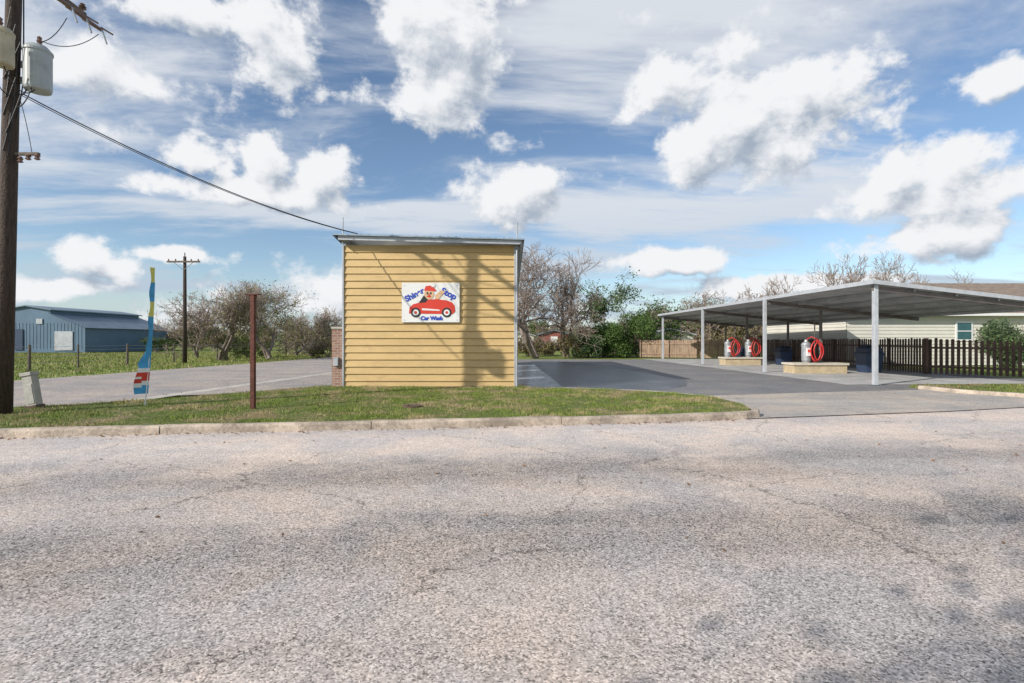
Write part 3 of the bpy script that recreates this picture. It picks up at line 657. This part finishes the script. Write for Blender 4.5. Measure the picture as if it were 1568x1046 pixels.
rp=MB(); x=-5.21; rp.box((x,10.3,1.22),(0.085,0.085,2.35),'rust'); rp.box((x,10.3,2.405),(0.28,0.10,0.025),'rust'); rp.box((x,10.3,2.36),(0.14,0.05,0.06),'rust'); rp.obj('rusty_steel_post',bevel=0.006)
# feather flag
ff=empty('feather_flag'); b=MB(); base=Vector((-7.74,10.8,0.1)); top=Vector(P(235,410,10.8))
def fl(t): return base.lerp(top,t)+Vector((0.03*math.sin(t*3),0,0))
b.tube([fl(i/12) for i in range(13)],[0.014-0.008*i/12 for i in range(13)],'white',6); b.obj('pole',ff)
b=MB(); N=60; prev=None
for i in range(N):
    t=0.09+0.91*i/(N-1)
    lw=0.13+0.02*math.sin(i*.35) if t<0.30 else max(0.012,0.13-(t-0.30)*0.9); rw=0.026 if t<0.9 else 0.014
    p=fl(t); fold=0.018*math.sin(i*0.5)
    l=p+Vector((-lw,-0.25*min(1,lw*5),0)); mid=p+Vector((-lw*0.45+fold*0.2,-0.08+fold,0)); r_=p+Vector((rw,0.02,0))
    row=[l,mid,r_]
    if prev:
        tt=t
        ma='cyan' if tt<0.15 else 'white' if tt<0.175 else 'redc' if tt<0.20 else 'white' if tt<0.215 else 'redc' if tt<0.245 else 'white' if tt<0.29 else 'cyan'
        mb='cyan' if tt<0.16 else 'white' if tt<0.19 else 'redc' if tt<0.25 else 'white' if tt<0.29 else 'cyan' if tt<0.66 else 'yellow' if tt<0.76 else 'cyan' if tt<0.90 else 'yellow'
        b.poly([prev[0],prev[1],row[1],row[0]],ma); b.poly([prev[1],prev[2],row[2],row[1]],mb)
    prev=row
b.obj('banner',ff,smooth=True)
b=MB(); T=Matrix.Rotation(math.radians(-10),3,'Y')
cx,cy=-9.74,10.4; b.box((cx,cy,0.44),(0.20,0.16,0.70),'ped',0,T); b.box((cx-0.065,cy,0.80),(0.23,0.2,0.07),'ped',0,T); b.box((cx+0.02,cy-.085,0.4),(0.14,0.012,0.4),'ped',0,T); b.box((cx+0.05,cy,0.12),(0.25,0.2,0.1),'rustiron',0,T); b.obj('telecom_pedestal',bevel=0.01)
wf=empty('wire_fence'); b=MB(); pts=[(-25.5,19),(-23.2,24.6),(-23.4,27.6),(-23.3,31),(-22.8,34.5),(-21.9,38),(-21.2,42),(-20.3,46),(-19.6,50),(-19,55)]
for i,(x,y) in enumerate(pts):
    hh=1.25; b.tube([(x,y,-0.05),(x+0.02,y,hh)],[0.075 if i in(1,3) else 0.05,0.06 if i in(1,3) else 0.04],'arm',7)
b.obj('posts',wf); b=MB()
for (x0,y0),(x1,y1) in zip(pts[:-1],pts[1:]):
    for z in(0.35,0.65,0.95,1.15): b.tube([(x0,y0,z),((x0+x1)/2,(y0+y1)/2,z-0.02),(x1,y1,z)],0.008,'galv',3)
b.obj('wires',wf)
# ---------------------------------------------------------------- trees
def tree_arrays(seed,H,Wd,levels=5,nb=3,trunkfrac=0.22,r0=0.16,up=0.35,stems=1,twigr=0.008,wander=0.22,leaf=0,leafsize=0.1,leafspread=0.25,ratio=0.72):
    r=random.Random(seed); segs=[];tips=[]
    def grow(p,d,ln,rad,lv):
        n=3 if lv<levels-1 else 2; a=rad
        for i in range(n):
            d=(d+Vector((r.gauss(0,wander),r.gauss(0,wander),r.gauss(0,wander)+up*0.12))).normalized()
            p2=p+d*ln/n; b_=max(twigr,a*(0.86 if lv else 0.92)); segs.append((*p,*p2,a,b_)); p=p2;a=b_
            if lv<levels and i<n-1 and lv>0:
                side(p,d,ln,a,lv,0.62)
        if lv>=levels: tips.append(p); return
        for j in range(nb): side(p,d,ln,a,lv,1.0)
    def side(p,d,ln,a,lv,f):
        ax=Vector((r.gauss(0,1),r.gauss(0,1),r.gauss(0,1))); ax=(ax-ax.dot(d)*d).normalized()
        ang=math.radians(r.uniform(18,58)); nd=(d*math.cos(ang)+ax*math.sin(ang)+Vector((0,0,up*0.35))).normalized()
        grow(p,nd,ln*ratio*f*r.uniform(0.75,1.15),max(twigr,a*r.uniform(0.5,0.72)),lv+1)
    for s in range(stems):
        off=Vector((r.uniform(-1,1),r.uniform(-1,1),0))*(0.25 if stems>1 else 0)*H*0.12
        d=Vector((r.gauss(0,0.12 if stems==1 else 0.42),r.gauss(0,0.12 if stems==1 else 0.42),1)).normalized()
        grow(off,d,H*trunkfrac*r.uniform(0.85,1.1),r0,0)
    S_=np.array(segs); T_=np.array([tuple(t) for t in tips])
    zmax=S_[:,5].max(); wx=np.percentile(S_[:,3],99)-np.percentile(S_[:,3],1)
    sz=H/zmax; sx_=Wd/wx
    for c in(0,1,3,4): S_[:,c]*=sx_
    for c in(2,5): S_[:,c]*=sz
    T_[:,:2]*=sx_; T_[:,2]*=sz
    p0=S_[:,0:3];p1=S_[:,3:6];ra=S_[:,6];rb=S_[:,7]
    parts=[]
    for mask,n,mi in((ra>0.05,6,0),(ra<=0.05,3,1)):
        a=p0[mask];c=p1[mask];r1=ra[mask];r2=rb[mask]
        if len(a)==0: continue
        d=c-a; d/=np.linalg.norm(d,axis=1,keepdims=True)+1e-9
        ref=np.where(np.abs(d[:,2:3])<0.9,np.array([[0,0,1.0]]),np.array([[1.0,0,0]]))
        u=np.cross(d,ref); u/=np.linalg.norm(u,axis=1,keepdims=True)+1e-9; v=np.cross(d,u)
        an=np.arange(n)*2*np.pi/n
        ring=u[:,None,:]*np.cos(an)[None,:,None]+v[:,None,:]*np.sin(an)[None,:,None]
        vs=np.concatenate([a[:,None,:]+ring*r1[:,None,None],c[:,None,:]+ring*r2[:,None,None]],1)
        base=np.arange(len(a))[:,None,None]*2*n
        j=np.arange(n); f=np.stack([j,(j+1)%n,(j+1)%n+n,j+n],1)[None]+base
        parts.append((vs.reshape(-1,3),f.reshape(-1,4),mi))
    if leaf:
        rg=np.random.default_rng(seed); c=T_[rg.integers(0,len(T_),leaf)]+rg.normal(0,leafspread,(leaf,3)); parts.append(quads(c,leafsize,rg,2))
    return parts
def quads(c,s,rg,mi):
    n=len(c); a=rg.normal(size=(n,3)); a/=np.linalg.norm(a,axis=1,keepdims=True); b_=np.cross(a,rg.normal(size=(n,3))); b_/=np.linalg.norm(b_,axis=1,keepdims=True)
    ss=s*rg.uniform(0.5,1.2,(n,1)); a=a*ss; b_=b_*ss*0.55
    v=np.stack([c-a,c+b_,c+a,c-b_],1).reshape(-1,3); return (v,np.arange(n*4).reshape(-1,4),mi)
def place(name,parts,mats,loc,rz=0,parent=None,me=None):
    if me is None: me=arr_mesh(name,parts,[M[m_] for m_ in mats])
    o=bpy.data.objects.new(name,me); sc.collection.objects.link(o); o.location=loc; o.rotation_euler=(0,0,rz)
    if parent: o.parent=parent
    return o
def tree(name,u,Y,vtop,wpx,mats=('bark','twig','leafy'),**kw):
    H=CH+(V0-vtop)/F*Y; Wd=wpx/F*Y; x=(u-784)/F*Y
    return place(name,tree_arrays(kw.pop('seed'),H,Wd,**kw),mats,(x,Y,-0.04))
tree('bare_tree',345,38,430,120,seed=11,stems=4,levels=5,leaf=2500,leafsize=0.06,twigr=0.011,r0=0.13)
tree('bare_tree',412,40,426,100,seed=12,stems=3,levels=5,leaf=6500,leafsize=0.07,twigr=0.011,r0=0.13)
tree('bare_tree',305,42,458,70,seed=13,stems=3,levels=5,twigr=0.010,r0=0.1)
tree('bare_tree',478,46,468,75,seed=14,stems=3,levels=5,leaf=1500,leafsize=0.07,twigr=0.011,r0=0.12)
tree('bare_tree',450,50,478,70,seed=24,stems=3,levels=5,leaf=1500,leafsize=0.07,twigr=0.011,r0=0.12)
tree('bare_tree',517,48,474,60,seed=15,stems=2,levels=5,twigr=0.011,r0=0.12)
tree('bare_tree',822,42,368,140,seed=16,stems=3,levels=5,nb=3,twigr=0.015,r0=0.2,trunkfrac=0.26,mats=('bark','twig'))
tree('bare_tree',866,46,378,110,seed=17,stems=3,levels=5,nb=3,twigr=0.014,r0=0.18,trunkfrac=0.26,mats=('bark','twig'))
tree('leafy_tree',943,52,419,78,seed=18,stems=1,levels=5,nb=2,leaf=4200,leafsize=0.13,leafspread=0.25,twigr=0.014,r0=0.18,trunkfrac=0.3,mats=('bark','twigd','leaft'))
tree('bare_tree',1330,62,384,160,seed=19,stems=3,levels=5,nb=3,twigr=0.02,r0=0.25,mats=('bark','twig'))
tree('bare_tree',1265,66,402,95,seed=20,stems=2,levels=5,twigr=0.02,r0=0.25,mats=('bark','twig'))
tree('bare_tree',1400,66,395,100,seed=21,stems=2,levels=5,twigr=0.02,r0=0.25,mats=('bark','twig'))
tree('bare_tree',1492,64,402,60,seed=22,stems=1,levels=5,nb=2,twigr=0.018,r0=0.2,mats=('bark','twig'))
tree('bare_tree',1085,68,438,105,seed=23,stems=3,levels=5,leaf=1500,leafsize=0.12,twigr=0.02,r0=0.2,mats=('bark','twig','leafb'))
tree('leafy_tree',1022,60,456,80,seed=25,stems=2,levels=5,leaf=5000,leafsize=0.14,leafspread=0.4,twigr=0.018,r0=0.2,mats=('bark','twigd','leafg'))
tree('bare_tree',1170,70,432,105,seed=26,stems=2,levels=5,twigr=0.02,r0=0.2,leaf=1000,leafsize=0.12,mats=('bark','twig','leafb'))
def bush(name,x,y,H,Wd,leaf,seed,mats=('bark','twigd','leafg'),ls=0.09,z=-0.04):
    rg=np.random.default_rng(seed); nc=18
    cc=np.stack([rg.uniform(-0.36,0.36,nc)*Wd,rg.uniform(-0.36,0.36,nc)*Wd,rg.uniform(0.14,0.8,nc)*H],1)
    rr=rg.uniform(0.14,0.28,nc)*min(H,Wd)*0.95
    i=rg.integers(0,nc,leaf); d=rg.normal(size=(leaf,3)); d/=np.linalg.norm(d,axis=1,keepdims=True)
    c=cc[i]+d*(rr[i]*rg.uniform(0.55,1.15,leaf))[:,None]; c=c[(c[:,2]>0.02)]
    parts=tree_arrays(seed,H*0.95,Wd*0.9,levels=4,stems=4,r0=0.05)
    parts.append(quads(c,ls,rg,2)); return place(name,parts,mats,(x,y,z))
def bpx(u,Y): return (u-784)/F*Y
bush('evergreen_shrub',bpx(958,44),44,4.0,4.2,14000,31); bush('evergreen_shrub',bpx(925,45),45,3.0,2.8,8000,32); bush('evergreen_shrub',bpx(982,46),46,3.4,2.8,8000,33)
bush('evergreen_shrub',bpx(900,43),43,2.2,2.6,6000,41,('bark','twigd','leaft')); bush('evergreen_shrub',bpx(1010,50),50,2.4,3,6000,42)
bush('brown_shrub',bpx(885,44),44,2.8,3.2,3500,34,('bark','twig','leafb')); bush('brown_shrub',bpx(808,47),47,2.0,2.8,2500,35,('bark','twig','leafb')); bush('brown_shrub',bpx(845,50),50,2.0,3.4,3500,43,('bark','twig','leafb'))
bush('evergreen_shrub',bpx(1540,25),25,2.55,2.6,12000,36,('bark','twigd','leaft'),0.06)
bush('brown_shrub',bpx(505,44),44,1.8,3.2,2000,37,('bark','twig','leafb')); bush('brown_shrub',bpx(380,44),44,1.9,4.2,2500,38,('bark','twig','leafy'))
bush('evergreen_shrub',bpx(170,90),90,2.2,5,3500,39,ls=0.16)
dt=empty('distant_treeline'); vm_=[]
for s in range(4):
    pr=tree_arrays(60+s,6.5,7.0,levels=5,nb=2 if s%2 else 3,stems=3,twigr=0.035,r0=0.15,leaf=800+s*1200,leafsize=0.24,leafspread=0.5)
    vm_.append(arr_mesh('tree_mass',pr,[M['bark'],M['twig'],M['leafb' if s<2 else 'leafg']]))
r=random.Random(9)
def far(u,Y,s):
    o=place('tree_%d'%len(dt.children),None,None,(bpx(u,Y),Y,-0.1),r.uniform(0,6),dt,vm_[r.randrange(4)]); o.scale=(s,s,s*r.uniform(0.75,1.1))
for u in range(-300,2100,16):
    if 0<=u<255: 
        Y=r.uniform(230,330); far(u,Y,r.uniform(0.5,0.9)); continue
    Y=r.uniform(85,150); far(u+r.uniform(-8,8),Y,r.uniform(0.55,0.95)*(Y/110)*(1.0 if u<560 else 1.0 if u<980 else 1.3))
for u in range(985,1330,20): far(u+r.uniform(-6,6),r.uniform(56,75),r.uniform(0.62,0.9))
for u in range(240,560,22): far(u,r.uniform(60,80),r.uniform(0.35,0.6))
for u in range(790,990,20): far(u,r.uniform(72,86),r.uniform(0.4,0.62))
T0=Vector((5.3-0.825*14.2,2.55-0.565*14.2,-0.04))
place('street_tree',tree_arrays(77,9.2,3.4,levels=5,nb=3,stems=1,r0=0.14,trunkfrac=0.5,twigr=0.011,leaf=1500,leafsize=0.09),[ 'bark','twig','leafg'],T0)
print('done',len(bpy.data.objects))
